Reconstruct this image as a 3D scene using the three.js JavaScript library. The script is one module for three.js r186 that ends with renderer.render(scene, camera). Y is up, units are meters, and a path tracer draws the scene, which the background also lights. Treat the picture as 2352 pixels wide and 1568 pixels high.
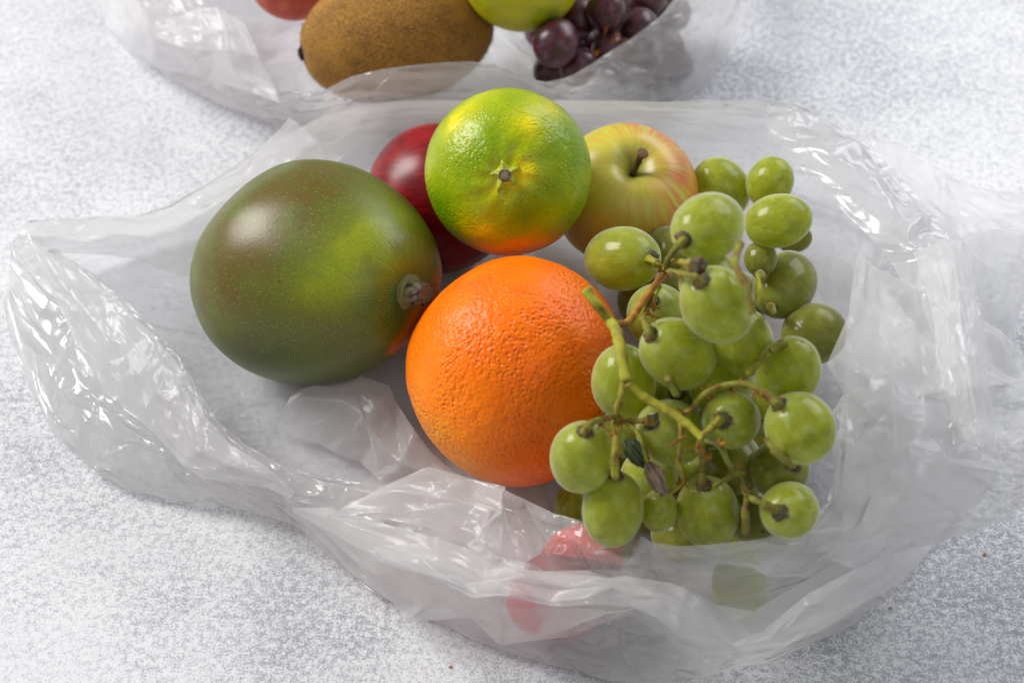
import * as THREE from 'three';
import { ImprovedNoise } from 'three/addons/math/ImprovedNoise.js';
import { mergeGeometries } from 'three/addons/utils/BufferGeometryUtils.js';
import { RectAreaLightUniformsLib } from 'three/addons/lights/RectAreaLightUniformsLib.js';

// ------------------------------------------------------------------ camera, light, exposure
const scene = new THREE.Scene();
const V = (x, y, z) => new THREE.Vector3(x, y, z);
const PITCH = 50 * Math.PI / 180, FOV = 24, DIST = 0.56;
const camR = V(1, 0, 0), camU = V(0, Math.cos(PITCH), -Math.sin(PITCH)), camB = V(0, Math.sin(PITCH), Math.cos(PITCH));
const camera = new THREE.PerspectiveCamera(FOV, 1024 / 682, 0.02, 20);
const EYE = V(0, 0.03, 0).addScaledVector(camB, DIST);
camera.position.copy(EYE);
camera.up.set(0, 1, 0);
camera.lookAt(0, 0.03, 0);
camera.focus = 0.525;
camera.userData.fStop = 10;
scene.add(camera);

const renderer = new THREE.WebGLRenderer({ antialias: true });
renderer.toneMapping = THREE.LinearToneMapping;
renderer.toneMappingExposure = 1.07;
renderer.shadowMap.enabled = true;
scene.background = new THREE.Color(0.29, 0.29, 0.292);

RectAreaLightUniformsLib.init();
function areaLight(name, pos, aim, w, h, intensity, color) {
  const l = new THREE.RectAreaLight(new THREE.Color(...color), intensity, w, h);
  l.name = name; l.position.set(...pos); l.lookAt(...aim); scene.add(l);
}
areaLight('key_window_light', [-1.98, 1.72, -0.85], [0.0, 0.03, 0], 1.3, 1.3, 15.5, [1, 0.97, 0.93]);
areaLight('back_window_light', [0.70, 0.66, -0.68], [0, 0.03, 0], 0.9, 0.6, 3.8, [0.95, 0.97, 1]);
areaLight('front_fill_light', [0.75, 1.25, 1.15], [0, 0.02, 0], 1.3, 1.0, 0.75, [1, 0.99, 0.97]);  // added fill that lifts the grey bag interior; no window stands there

// ------------------------------------------------------------------ helpers
let seedState = 7;
const rnd = () => { seedState = (seedState * 1664525 + 1013904223) >>> 0; return seedState / 4294967296; };
const reseed = (s) => { seedState = (s * 2654435761) >>> 0; rnd(); rnd(); };
const perlin = new ImprovedNoise();
const N3 = (x, y, z) => perlin.noise(x + 31.7, y + 17.3, z + 53.1);
const fbm = (x, y, z, o = 4) => { let a = 0, k = 0.5; for (let i = 0; i < o; i++) { a += k * N3(x, y, z); x = x * 2.03 + 5.1; y = y * 2.03 + 1.7; z = z * 2.03 + 3.3; k *= 0.5; } return a; };
const clamp = (x, a = 0, b = 1) => Math.min(b, Math.max(a, x));
const sstep = (a, b, x) => { const t = clamp((x - a) / (b - a)); return t * t * (3 - 2 * t); };
const mix = (a, b, t) => a + (b - a) * t;
const mixc = (a, b, t) => [mix(a[0], b[0], t), mix(a[1], b[1], t), mix(a[2], b[2], t)];
const hash3 = (i, j, k) => { let h = (Math.imul(i, 374761393) + Math.imul(j, 668265263) + Math.imul(k, 1440662683)) | 0; h = Math.imul(h ^ (h >>> 13), 1274126177); return (h ^ (h >>> 16)) >>> 0; };
function worley(x, y, z) {            // [distance to nearest point, to the second, the nearest's hash 0..1]
  const X = Math.floor(x), Y = Math.floor(y), Z = Math.floor(z);
  let d1 = 9, d2 = 9, id = 0;
  for (let i = -1; i < 2; i++) for (let j = -1; j < 2; j++) for (let k = -1; k < 2; k++) {
    const h = hash3(X + i, Y + j, Z + k);
    const a = X + i + (h & 1023) / 1023 - x, b = Y + j + ((h >>> 10) & 1023) / 1023 - y, c = Z + k + ((h >>> 20) & 1023) / 1023 - z;
    const d = a * a + b * b + c * c;
    if (d < d1) { d2 = d1; d1 = d; id = h; } else if (d < d2) d2 = d;
  }
  return [Math.sqrt(d1), Math.sqrt(d2), (id % 1000) / 1000];
}
const K = Math.tan(FOV / 2 * Math.PI / 180) / 784;      // the photograph is measured on a 2352 x 1568 grid
function ray(u, v) { return camB.clone().negate().addScaledVector(camR, (u - 1176) * K).addScaledVector(camU, -(v - 784) * K); }   // per metre of depth
function P(u, v, y) { const r = ray(u, v); return EYE.clone().addScaledVector(r, (y - EYE.y) / r.y); }                           // the point at height y
function PD(u, v, d) { return EYE.clone().addScaledVector(ray(u, v), d); }                                                     // the point at depth d
const depthOf = (p) => EYE.clone().sub(p).dot(camB);
const camDir = (x, y, z) => V(0, 0, 0).addScaledVector(camR, x).addScaledVector(camU, y).addScaledVector(camB, z).normalize();
const toAxis = (dir) => new THREE.Quaternion().setFromUnitVectors(V(0, 1, 0), dir);

const taken = new Map();
function numbered(name) { const n = taken.get(name) ?? 0; taken.set(name, n + 1); return n ? name + '_' + String(n).padStart(3, '0') : name; }
function tag(o, label, category, group) { o.userData.label = label; if (category) o.userData.category = category; if (group) o.userData.group = group; return o; }
function thing(name, label, category, pos, quat, group) {
  const g = new THREE.Group(); g.name = numbered(name); g.position.copy(pos); if (quat) g.quaternion.copy(quat);
  scene.add(g); return tag(g, label, category, group);
}
function part(name, geo, mat, parent) { const m = new THREE.Mesh(geo, mat); m.name = name; m.castShadow = m.receiveShadow = true; parent.add(m); return m; }

function dataTex(w, h, data, srgb, wrap = THREE.RepeatWrapping) {
  const t = new THREE.DataTexture(data, w, h); t.magFilter = t.minFilter = THREE.LinearFilter; t.wrapS = t.wrapT = wrap;
  if (srgb) t.colorSpace = THREE.SRGBColorSpace; t.needsUpdate = true; return t;
}
function bake(w, h, f, srgb) {        // f(direction) -> sRGB colour 0..255, or one height 0..1
  const data = new Uint8Array(w * h * 4), d = V(0, 0, 0);
  for (let j = 0; j < h; j++) for (let i = 0; i < w; i++) {
    const th = (j + 0.5) / h * Math.PI, ph = (i + 0.5) / w * 2 * Math.PI;
    d.set(Math.sin(th) * Math.cos(ph), Math.cos(th), Math.sin(th) * Math.sin(ph));
    const c = f(d, th, ph), o = (j * w + i) * 4;
    if (srgb) { data[o] = clamp(c[0], 0, 255); data[o + 1] = clamp(c[1], 0, 255); data[o + 2] = clamp(c[2], 0, 255); } else data[o] = data[o + 1] = data[o + 2] = clamp(c) * 255;
    data[o + 3] = 255;
  }
  return dataTex(w, h, data, srgb);
}
function ball(f, nt = 96, np = 160) { // closed body: f(direction, theta, phi) -> point; uv = (phi, theta), which is how bake() lays its maps out
  const pos = [], nor = [], uv = [], idx = [], e = 2e-3;
  const at = (th, ph) => { const d = V(Math.sin(th) * Math.cos(ph), Math.cos(th), Math.sin(th) * Math.sin(ph)); return f(d, th, ph); };
  for (let j = 0; j <= nt; j++) for (let i = 0; i <= np; i++) {
    const th = clamp(j / nt * Math.PI, 1e-4, Math.PI - 1e-4), ph = (i % np) / np * 2 * Math.PI, p = at(th, ph);
    const tn = clamp(th, 3 * e, Math.PI - 3 * e), n = at(tn + e, ph).sub(at(tn - e, ph)).cross(at(tn, ph + e).sub(at(tn, ph - e))).normalize().negate();
    if (n.dot(p) < 0 && th > 0.6) n.negate();
    pos.push(p.x, p.y, p.z); nor.push(n.x, n.y, n.z); uv.push(i / np, j / nt);
    if (j < nt && i < np) { const a = j * (np + 1) + i, b = a + np + 1; idx.push(a, a + 1, b, a + 1, b + 1, b); }
  }
  const g = new THREE.BufferGeometry();
  g.setAttribute('position', new THREE.Float32BufferAttribute(pos, 3)); g.setAttribute('normal', new THREE.Float32BufferAttribute(nor, 3)); g.setAttribute('uv', new THREE.Float32BufferAttribute(uv, 2)); g.setIndex(idx);
  return g;
}
const gauss = (x, s) => Math.exp(-(x * x) / (s * s));
const spots = (q, list) => list.map(([x, y, z, s, w = 1]) => [V(x, y, z).normalize().applyMatrix3(new THREE.Matrix3().set(camR.x, camU.x, camB.x, camR.y, camU.y, camB.y, camR.z, camU.z, camB.z)).applyQuaternion(q.clone().invert()), s, w]);
const near = (list, d) => { let a = 0; for (const [c, s, w] of list) a += w * gauss(Math.acos(clamp(c.dot(d), -1, 1)), s); return a; };
function lumpyTube(points, radius, { seg = 10, steps = 10, lump = 0.12, freq = 500, color, seed = 1, cap = true }) {   // radius(t); color(t, x, y, z) linear rgb
  const curve = new THREE.CatmullRomCurve3(points, false, 'centripetal'), n = Math.max(6, Math.round((points.length - 1) * steps)), fr = curve.computeFrenetFrames(n, false);
  const pos = [], col = [], idx = [];
  for (let i = 0; i <= n; i++) {
    const t = i / n, c = curve.getPointAt(t);
    for (let k = 0; k < seg; k++) {
      const a = k / seg * 2 * Math.PI, dir = fr.normals[i].clone().multiplyScalar(Math.cos(a)).addScaledVector(fr.binormals[i], Math.sin(a));
      const q = c.clone().addScaledVector(dir, radius(t));
      const r = radius(t) * (1 + lump * 2.2 * fbm(q.x * freq + seed, q.y * freq, q.z * freq, 2));
      const p = c.clone().addScaledVector(dir, r);
      pos.push(p.x, p.y, p.z); col.push(...color(t, p.x, p.y, p.z));
      if (i < n) { const A = i * seg + k, B = i * seg + (k + 1) % seg; idx.push(A, A + seg, B, B, A + seg, B + seg); }
    }
  }
  if (cap) for (const i of [0, n]) { const c = curve.getPointAt(i / n), o = pos.length / 3; pos.push(c.x, c.y, c.z); col.push(...color(i / n, c.x, c.y, c.z)); for (let k = 0; k < seg; k++) { const A = i * seg + k, B = i * seg + (k + 1) % seg; i ? idx.push(o, B, A) : idx.push(o, A, B); } }
  const g = new THREE.BufferGeometry();
  g.setAttribute('position', new THREE.Float32BufferAttribute(pos, 3)); g.setAttribute('color', new THREE.Float32BufferAttribute(col, 3)); g.setIndex(idx); g.computeVertexNormals();
  return g;
}
const lin = (r, g, b) => { const c = new THREE.Color().setRGB(r / 255, g / 255, b / 255, THREE.SRGBColorSpace); return [c.r, c.g, c.b]; };

// ------------------------------------------------------------------ the tabletop: white paint sponged over slate blue grey
{
  const S = 2048, SIZE = 0.52, data = new Uint8Array(S * S * 4), bump = new Uint8Array(S * S * 4);
  const paintShadeBlots = [[2260, 1400, 0.08, 0.24], [1960, 60, 0.08, 0.13], [2330, 900, 0.03, 0.14], [1690, 190, 0.02, 0.16], [740, 1400, 0.03, 0.16], [480, 1450, 0.03, 0.1], [60, 1000, 0.03, 0.1], [2200, 330, 0.06, -0.12], [2150, 1480, 0.02, -0.14], [100, 1500, 0.06, -0.08]].map(([u, v, s, w]) => [P(u, v, 0), s, w]);  // patchy paint; the right-hand ones also paint in the falloff of the light
  const G = 256, slow = new Float32Array(G * G * 2);      // the slow part of the pattern, on a coarser grid
  for (let j = 0; j < G; j++) for (let i = 0; i < G; i++) {
    const x = i / (G - 1) * SIZE - SIZE / 2, z = j / (G - 1) * SIZE - SIZE / 2;
    let cover = 0.44 + 0.2 * fbm(x * 12, z * 12, 2, 3) + 0.2 * fbm(x * 42, z * 60, 7, 3);
    for (const [c, r, w] of paintShadeBlots) { const d2 = ((x - c.x) ** 2 + (z - c.z) ** 2) / (r * r); if (d2 < 6) cover += w * Math.exp(-d2); }
    slow[(j * G + i) * 2] = cover; slow[(j * G + i) * 2 + 1] = 0.5 + fbm(x * 30 + 9, z * 30, 3, 3);
  }
  for (let j = 0; j < S; j++) for (let i = 0; i < S; i++) {
    const x = (i + 0.5) / S * SIZE - SIZE / 2, z = (j + 0.5) / S * SIZE - SIZE / 2, o = (j * S + i) * 4;
    const gx = i / S * (G - 1), gz = j / S * (G - 1), ix = Math.floor(gx), iz = Math.floor(gz), fx = gx - ix, fz = gz - iz;
    const at = (q) => mix(mix(slow[(iz * G + ix) * 2 + q], slow[(iz * G + Math.min(G - 1, ix + 1)) * 2 + q], fx), mix(slow[(Math.min(G - 1, iz + 1) * G + ix) * 2 + q], slow[(Math.min(G - 1, iz + 1) * G + Math.min(G - 1, ix + 1)) * 2 + q], fx), fz);
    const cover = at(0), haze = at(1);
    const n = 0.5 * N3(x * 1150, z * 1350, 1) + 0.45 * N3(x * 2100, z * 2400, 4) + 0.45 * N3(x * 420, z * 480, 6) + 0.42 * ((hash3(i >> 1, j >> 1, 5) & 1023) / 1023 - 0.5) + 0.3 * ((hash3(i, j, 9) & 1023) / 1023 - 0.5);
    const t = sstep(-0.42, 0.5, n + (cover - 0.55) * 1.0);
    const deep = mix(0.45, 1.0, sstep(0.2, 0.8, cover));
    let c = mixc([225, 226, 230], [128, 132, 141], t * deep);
    c = mixc(c, [206, 208, 215], 0.34 * haze);
    data[o] = c[0]; data[o + 1] = c[1]; data[o + 2] = c[2]; data[o + 3] = 255;
    bump[o] = bump[o + 1] = bump[o + 2] = 255 * clamp(0.5 - 0.4 * t + 0.25 * n); bump[o + 3] = 255;
  }
  const map = dataTex(S, S, data, true, THREE.MirroredRepeatWrapping), bm = dataTex(S, S, bump, false, THREE.MirroredRepeatWrapping);
  const geo = new THREE.BoxGeometry(2.2, 0.03, 2.2), uv = geo.attributes.uv, p = geo.attributes.position;
  for (let i = 0; i < p.count; i++) uv.setXY(i, p.getX(i) / SIZE + 0.5, p.getZ(i) / SIZE + 0.5);
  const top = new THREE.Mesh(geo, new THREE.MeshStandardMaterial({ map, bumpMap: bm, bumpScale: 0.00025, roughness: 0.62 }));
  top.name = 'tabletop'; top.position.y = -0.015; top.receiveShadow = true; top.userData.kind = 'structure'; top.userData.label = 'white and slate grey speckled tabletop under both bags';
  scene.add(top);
  const crumbMat = new THREE.MeshStandardMaterial({ color: new THREE.Color(...lin(176, 132, 76)), roughness: 0.8 });
  const crumb = ball((d) => d.clone().multiply(V(1.2, 0.45, 0.8)).multiplyScalar(0.0009 * (1 + 0.7 * N3(d.x * 2, d.y * 2, d.z * 2))), 10, 14);
  for (const [u, v, s, label] of [[2263, 1273, 1.1, 'tan crumb on the bare table right of the front bag, the upper one'], [2046, 1396, 0.8, 'tan crumb close to the lower right edge of the front bag'], [1034, 1531, 0.9, 'brown crumb on the table at the lower edge of the picture, left of the bag'], [1668, 240, 1.2, 'brown speck on the table between the two bags']]) {
    const m = new THREE.Mesh(crumb, crumbMat); m.name = numbered('crumb'); m.position.copy(P(u, v, 0.0004 * s)); m.scale.setScalar(s * 0.62); m.rotation.y = u; m.castShadow = true; scene.add(m);
    tag(m, label, 'crumb', 'crumbs lying on the tabletop');
  }
}

// ------------------------------------------------------------------ fruit
const colliders = [];                 // [centre, radius] of what the film drapes against
const bodyMat = (map, bumpMap, bumpScale, o) => new THREE.MeshPhysicalMaterial({ map, bumpMap, bumpScale, ...o });
const pxm = (p) => depthOf(p) * K;    // metres per photograph pixel at that point

// mango
{
  const c = P(737, 627, 0.042), s = pxm(c), q = toAxis(camDir(0.76, -0.17, 0.62)), a = 298 * s, b = 258 * s;
  const t = thing('mango', 'large olive green mango with a brown blush and a woody stem stub', 'mango', c, q);
  const brown = spots(q, [[-0.75, -0.2, 0.6, 0.42, 0.95], [-0.25, 0.62, 0.75, 0.38, 0.8], [-0.55, 0.3, 0.78, 0.4, 0.75], [0.15, 0.85, 0.5, 0.3, 0.6], [0.0, -0.5, 0.8, 0.3, 0.5], [-0.8, 0.5, 0.3, 0.5, 0.4]]);
  const bright = spots(q, [[0.05, -0.22, 0.97, 0.36, 1], [0.45, 0.3, 0.84, 0.34, 0.9], [0.62, 0.6, 0.5, 0.35, 0.6], [0.25, 0.1, 0.95, 0.3, 0.5]]);
  const orangey = spots(q, [[0.8, -0.52, 0.25, 0.34, 1.25], [0.98, -0.05, 0.05, 0.28, 1.1], [0.7, -0.68, 0.3, 0.24, 0.8]]);
  const dark = spots(q, [[0.52, -0.34, 0.78, 0.22, 1], [0.62, -0.3, 0.72, 0.16, 0.6]]);
  const scar = spots(q, [[-0.17, 0.52, 0.84, 0.012, 1], [-0.155, 0.505, 0.85, 0.011, 0.9], [-0.14, 0.485, 0.86, 0.012, 1], [-0.125, 0.465, 0.87, 0.01, 0.8], [-0.11, 0.45, 0.88, 0.011, 0.9], [-0.13, 0.38, 0.9, 0.014, 0.8], [-0.3, -0.12, 0.94, 0.014, 0.7], [0.12, 0.3, 0.94, 0.01, 0.8]]);
  const map = bake(1024, 512, (d, th, ph) => {
    const f = fbm(d.x * 3, d.y * 3, d.z * 3, 4), st = N3(ph * 26, th * 3, 2) * sstep(1.0, 0.15, th);
    let c = mixc([104, 112, 32], [84, 96, 36], 0.5 + f);
    c = mixc(c, [146, 158, 18], clamp(near(bright, d) * (0.8 + 1.2 * f) + 0.3 * st));
    c = mixc(c, [104, 86, 24], clamp(near(brown, d) * (0.75 + 1.6 * f) + 0.25 * N3(d.x * 14, d.y * 14, d.z * 14) * near(brown, d)));
    c = mixc(c, [62, 98, 34], clamp(near(dark, d) * (1 + st)));
    c = mixc(c, [204, 112, 14], sstep(0.3, 0.9, near(orangey, d) + 0.7 * f));
    const fine = N3(d.x * 90, d.y * 90, d.z * 90);
    c = mixc(c, [c[0] * 0.8, c[1] * 0.85, c[2] * 0.7], clamp(0.4 + fine));
    const w = worley(d.x * 34, d.y * 34, d.z * 34);                       // lenticels
    c = mixc(c, [148, 148, 54], 0.7 * sstep(0.3, 0.12, w[0]) * (w[2] > 0.25 ? 1 : 0.2));
    const w2 = worley(d.x * 11, d.y * 11, d.z * 11);
    if (w2[2] > 0.8) c = mixc(c, [48, 44, 20], 0.55 * sstep(0.09, 0.04, w2[0]));
    c = mixc(c, [58, 50, 26], clamp(near(scar, d)) * (0.55 + fine));
    return c;
  }, true);
  const bm = bake(1024, 512, (d, th, ph) => 0.5 + 0.02 * N3(d.x * 40, d.y * 40, d.z * 40) + 0.3 * N3(ph * 24, th * 2.5, 5) * sstep(0.75, 0.2, th) * sstep(0.05, 0.2, th), false);
  const bulge = spots(q, [[0.85, 0.53, 0, 0.6, 0.035], [-0.85, -0.5, 0, 0.6, 0.045], [-0.72, 0.69, 0, 0.62, -0.09], [0.8, -0.58, 0, 0.5, -0.05], [-0.3, 0.3, 0.9, 0.6, -0.03]]);
  const geo = ball((d, th) => {
    const egg = 1.03 - 0.16 * Math.cos(th), r = 1 - 0.07 * gauss(th, 0.33) + 0.03 * gauss(th - 0.55, 0.3);
    const l = 1 + near(bulge, d) + 0.02 * fbm(d.x * 1.6, d.y * 1.6, d.z * 1.6, 2);
    return V(d.x * b * egg * r * l, d.y * a * r * l, d.z * b * 0.97 * egg * r * l);
  }, 110, 180);
  part('skin', geo, bodyMat(map, bm, 0.0006, { roughness: 0.36, specularIntensity: 0.95 }), t);
  const stub = [], y0 = a * 0.925;
  const green = lin(110, 122, 60), wood = lin(120, 104, 82), charred = lin(38, 32, 26);
  const ringG = lumpyTube([V(0, y0 - 0.003, 0), V(0, y0 + 0.0005, 0), V(0, y0 + 0.0022, 0)], (u) => 0.0066 - 0.0012 * u * u, { seg: 32, steps: 6, lump: 0.08, freq: 500, color: (u, x, y, z) => mixc(green, wood, clamp(0.2 + 1.3 * fbm(x * 700, y * 700, z * 700, 2))) });
  const nub = lumpyTube([V(0, y0 + 0.001, 0), V(0.0003, y0 + 0.004, 0), V(0.0006, y0 + 0.0072, 0)], (u) => 0.0049 - 0.0013 * u, { seg: 30, steps: 8, lump: 0.12, freq: 420, cap: false, color: (u, x, y, z) => mixc(mixc(green, wood, clamp(u + 0.2 + fbm(x * 600, y * 200, z * 600, 2))), charred, clamp(2.2 * N3(x * 1200, y * 260, z * 1200) + u * 0.5)) });
  const pit = lumpyTube([V(0.0006, y0 + 0.0072, 0), V(0.0006, y0 + 0.0078, 0), V(0.0006, y0 + 0.0056, 0)], (u) => 0.0036 - 0.0022 * u, { seg: 30, steps: 6, lump: 0.35, freq: 700, color: (u, x, y, z) => mixc(lin(96, 88, 66), charred, clamp(u * 1.4 + N3(x * 900, y * 900, z * 900))) });
  const wm = new THREE.MeshStandardMaterial({ vertexColors: true, roughness: 0.75 });
  const st = part('stem_stub', mergeGeometries([nub, pit]), wm, t);
  part('stem_collar', ringG, wm, t);
  colliders.push([c, b * 0.98]);
}

// orange
const peelBump = (freq, depth) => bake(1024, 512, (d) => {
  const wx = 0.35 * N3(d.x * 9, d.y * 9, d.z * 9), w = worley(d.x * freq + wx, d.y * freq + wx, d.z * freq);
  return 0.66 + 0.08 * fbm(d.x * 7, d.y * 7, d.z * 7, 3) + 0.14 * N3(d.x * freq * 0.6, d.y * freq * 0.6, d.z * freq * 0.6) - depth * sstep(0.72, 0.0, w[0]) * (0.25 + 0.75 * w[2]) * clamp(0.75 + 1.2 * N3(d.x * 2.5, d.y * 2.5, d.z * 2.5));
}, false);
{
  const c = P(1188, 851, 0.0412), s = pxm(c), q = toAxis(camDir(-0.86, -0.5, 0.1)), R = 268 * s;
  const t = thing('orange', 'big bright orange with coarse pitted peel below the mango', 'orange', c, q);
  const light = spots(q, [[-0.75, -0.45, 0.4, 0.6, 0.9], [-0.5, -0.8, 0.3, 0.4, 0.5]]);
  const map = bake(1024, 512, (d) => {
    const f = fbm(d.x * 4, d.y * 4, d.z * 4, 4);
    let c = mixc([255, 126, 0], [247, 106, 0], 0.5 + f);
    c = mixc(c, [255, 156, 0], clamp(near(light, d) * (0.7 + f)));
    const w = worley(d.x * 34, d.y * 34, d.z * 34);
    c = mixc(c, [c[0] * 0.9, c[1] * 0.8, c[2]], sstep(0.35, 0.1, w[0]) * 0.7);
    if (w[2] > 0.985) c = mixc(c, [120, 60, 10], sstep(0.16, 0.08, w[0]));
    return c;
  }, true);
  const flat = spots(q, [[-0.72, 0.69, 0, 0.6, 0.06], [0.7, -0.7, 0.2, 0.6, 0.03], [0.1, -0.3, 0.95, 0.5, 0.02]]);
  const geo = ball((d, th) => d.clone().multiply(V(1.0, 0.965, 1.0)).multiplyScalar(R * (1 - near(flat, d)) * (1 + 0.03 * fbm(d.x * 1.6, d.y * 1.6, d.z * 1.6, 2) + 0.006 * fbm(d.x * 9, d.y * 9, d.z * 9, 2) + (0.014 * (fbm(d.x * 14, d.y * 14, d.z * 14, 2)) - 0.02) * gauss(th, 0.4))), 120, 200);
  part('peel', geo, bodyMat(map, peelBump(29, 0.6), 0.00095, { roughness: 0.36, specularIntensity: 0.55 }), t);
  colliders.push([c, R]);
}

// green and yellow tangerine on top
{
  const c = P(1167, 396, 0.068), s = pxm(c), q = toAxis(camDir(-0.04, -0.14, 0.98)), R = 192 * s;
  const t = thing('tangerine', 'green and yellow tangerine with a star shaped calyx on top of the fruit', 'tangerine', c, q);
  const yellow = spots(q, [[-0.62, 0.55, 0.55, 0.3, 0.8], [0.2, 0.45, 0.85, 0.24, 0.75], [0.45, 0.7, 0.5, 0.26, 0.7], [-0.3, 0.85, 0.4, 0.26, 0.5], [-0.35, -0.7, 0.6, 0.26, 0.8], [0.02, -0.12, 0.99, 0.2, 1], [0.2, -0.1, 0.98, 0.16, 0.8], [-0.15, -0.35, 0.93, 0.2, 0.4], [0.5, -0.6, 0.6, 0.22, 0.3], [-0.95, 0, 0.3, 0.25, 0.4]]);
  const orangey = spots(q, [[0.12, -0.95, 0.3, 0.42, 1.1], [0.5, -0.85, 0.1, 0.4, 0.8], [-0.3, -0.95, 0.1, 0.4, 0.8], [0, -0.3, -0.95, 1.0, 1.2]]);
  const dark = spots(q, [[-0.8, -0.5, 0.4, 0.26, 0.9], [0.2, -0.58, 0.78, 0.2, 0.6], [-0.1, 0.25, 0.95, 0.2, 0.4], [0.72, 0.4, 0.6, 0.3, 0.5]]);
  const map = bake(1024, 512, (d) => {
    const f = fbm(d.x * 4, d.y * 4, d.z * 4, 4);
    let c = mixc([160, 176, 0], [122, 154, 2], 0.5 + f);
    c = mixc(c, [98, 142, 4], clamp(near(dark, d)));
    c = mixc(c, [228, 214, 0], clamp(near(yellow, d) * (0.95 + 1.4 * f)));
    c = mixc(c, [226, 160, 8], sstep(0.4, 1.35, near(orangey, d) + 0.6 * f));
    const w = worley(d.x * 25, d.y * 25, d.z * 25);
    c = mixc(c, [c[0] * 1.3 + 14, c[1] * 1.16 + 10, c[2] + 12], 0.6 * sstep(0.3, 0.12, w[0]));
    c = mixc(c, [c[0] * 0.82, c[1] * 0.88, c[2]], 0.5 * sstep(0.1, 0.4, w[1] - w[0]));
    return c;
  }, true);
  const geo = ball((d, th, ph) => d.clone().multiply(V(1, 0.86, 1)).multiplyScalar(R * (1 - 0.1 * gauss(th, 0.2) + 0.012 * N3(d.x * 2, d.y * 2, d.z * 2) + 0.008 * Math.cos(ph * 9 + N3(th * 3, 1, 1) * 2) * gauss(th - 0.35, 0.25) + 0.006 * fbm(d.x * 7, d.y * 7, d.z * 7, 2))), 120, 180);
  part('peel', geo, bodyMat(map, peelBump(26, 0.45), 0.0006, { roughness: 0.3, specularIntensity: 0.7 }), t);
  // calyx: a five pointed star with raised ribs, and the cut stem
  const y0 = R * 0.86 * 0.9, shape = [], pos = [], idx = [], col = [], n = 60, rings = 8;
  const tips = [0.95, 0.7, 1.35, 0.75, 0.85], cA = lin(190, 190, 40), cB = lin(120, 150, 40);
  for (let i = 0; i <= rings; i++) for (let k = 0; k < n; k++) {
    const a = k / n * 2 * Math.PI, arm = ((a / (2 * Math.PI) * 5) % 1), w = Math.pow(Math.abs(1 - 2 * arm), 1.9), tip = mix(tips[Math.floor(a / (2 * Math.PI) * 5 + 0.5) % 5], 1, 0);
    const rr = (0.0036 + 0.0021 * w * tip) * i / rings, h = 0.0026 * (1 - Math.pow(i / rings, 1.3)) + 0.0007 * w * (1 - i / rings) - (i === rings ? 0.0009 : 0) + 0.0006 * w * Math.pow(i / rings, 3);
    pos.push(rr * Math.cos(a), R * 0.86 * Math.cos(rr / R) * (1 - 0.1 * gauss(rr / R, 0.2)) + h + 0.0004, rr * Math.sin(a)); col.push(...mixc(cA, cB, clamp(w * 0.6 + 1.2 * N3(rr * 900, a * 3, 1))));
    if (i < rings) { const A = i * n + k, B = i * n + (k + 1) % n; idx.push(A, B, A + n, B, B + n, A + n); }
  }
  const g = new THREE.BufferGeometry(); g.setAttribute('position', new THREE.Float32BufferAttribute(pos, 3)); g.setAttribute('color', new THREE.Float32BufferAttribute(col, 3)); g.setIndex(idx); g.computeVertexNormals();
  const cal = part('calyx', g, new THREE.MeshStandardMaterial({ vertexColors: true, roughness: 0.55 }), t); cal.rotation.y = 0.5;
  part('stem_stub', lumpyTube([V(0, y0 + 0.001, 0), V(0, y0 + 0.003, 0), V(0, y0 + 0.0042, 0)], (u) => 0.0023 - 0.0002 * u, { seg: 22, steps: 6, lump: 0.1, freq: 900, color: (u, x, y, z) => mixc(lin(150, 140, 110), lin(70, 62, 48), clamp(1.2 * Math.abs(Math.sin(Math.hypot(x, z) * 5200)) * (u > 0.95 ? 1 : 0.2) + N3(x * 1500, y * 1500, z * 1500))) }), new THREE.MeshStandardMaterial({ vertexColors: true, roughness: 0.85 }), t);
  colliders.push([c, R * 0.97]);
}

// red plum behind mango and tangerine
{
  const c = P(1012, 455, 0.030), s = pxm(c), q = toAxis(camDir(0.2, -0.9, -0.2)), R = 172 * s;
  const t = thing('plum', 'shiny dark red plum wedged behind the mango and the tangerine', 'plum', c, q);
  const map = bake(1024, 512, (d) => {
    const f = fbm(d.x * 3, d.y * 3, d.z * 3, 4);
    let c = mixc([142, 6, 16], [96, 2, 14], 0.5 + 1.4 * f);
    const streak = N3(d.x * 5, d.y * 30, d.z * 5);
    c = mixc(c, [172, 20, 24], clamp(streak * 0.9));
    const w = worley(d.x * 22, d.y * 22, d.z * 22);
    if (w[2] > 0.5) c = mixc(c, [196, 90, 70], 0.5 * sstep(0.1, 0.05, w[0]));
    return c;
  }, true);
  part('skin', ball((d) => d.clone().multiplyScalar(R * (1 + 0.02 * N3(d.x * 1.5, d.y * 1.5, d.z * 1.5))), 72, 120), bodyMat(map, null, 0, { roughness: 0.32, specularIntensity: 0.8 }), t);
  colliders.push([c, R]);
}

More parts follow.
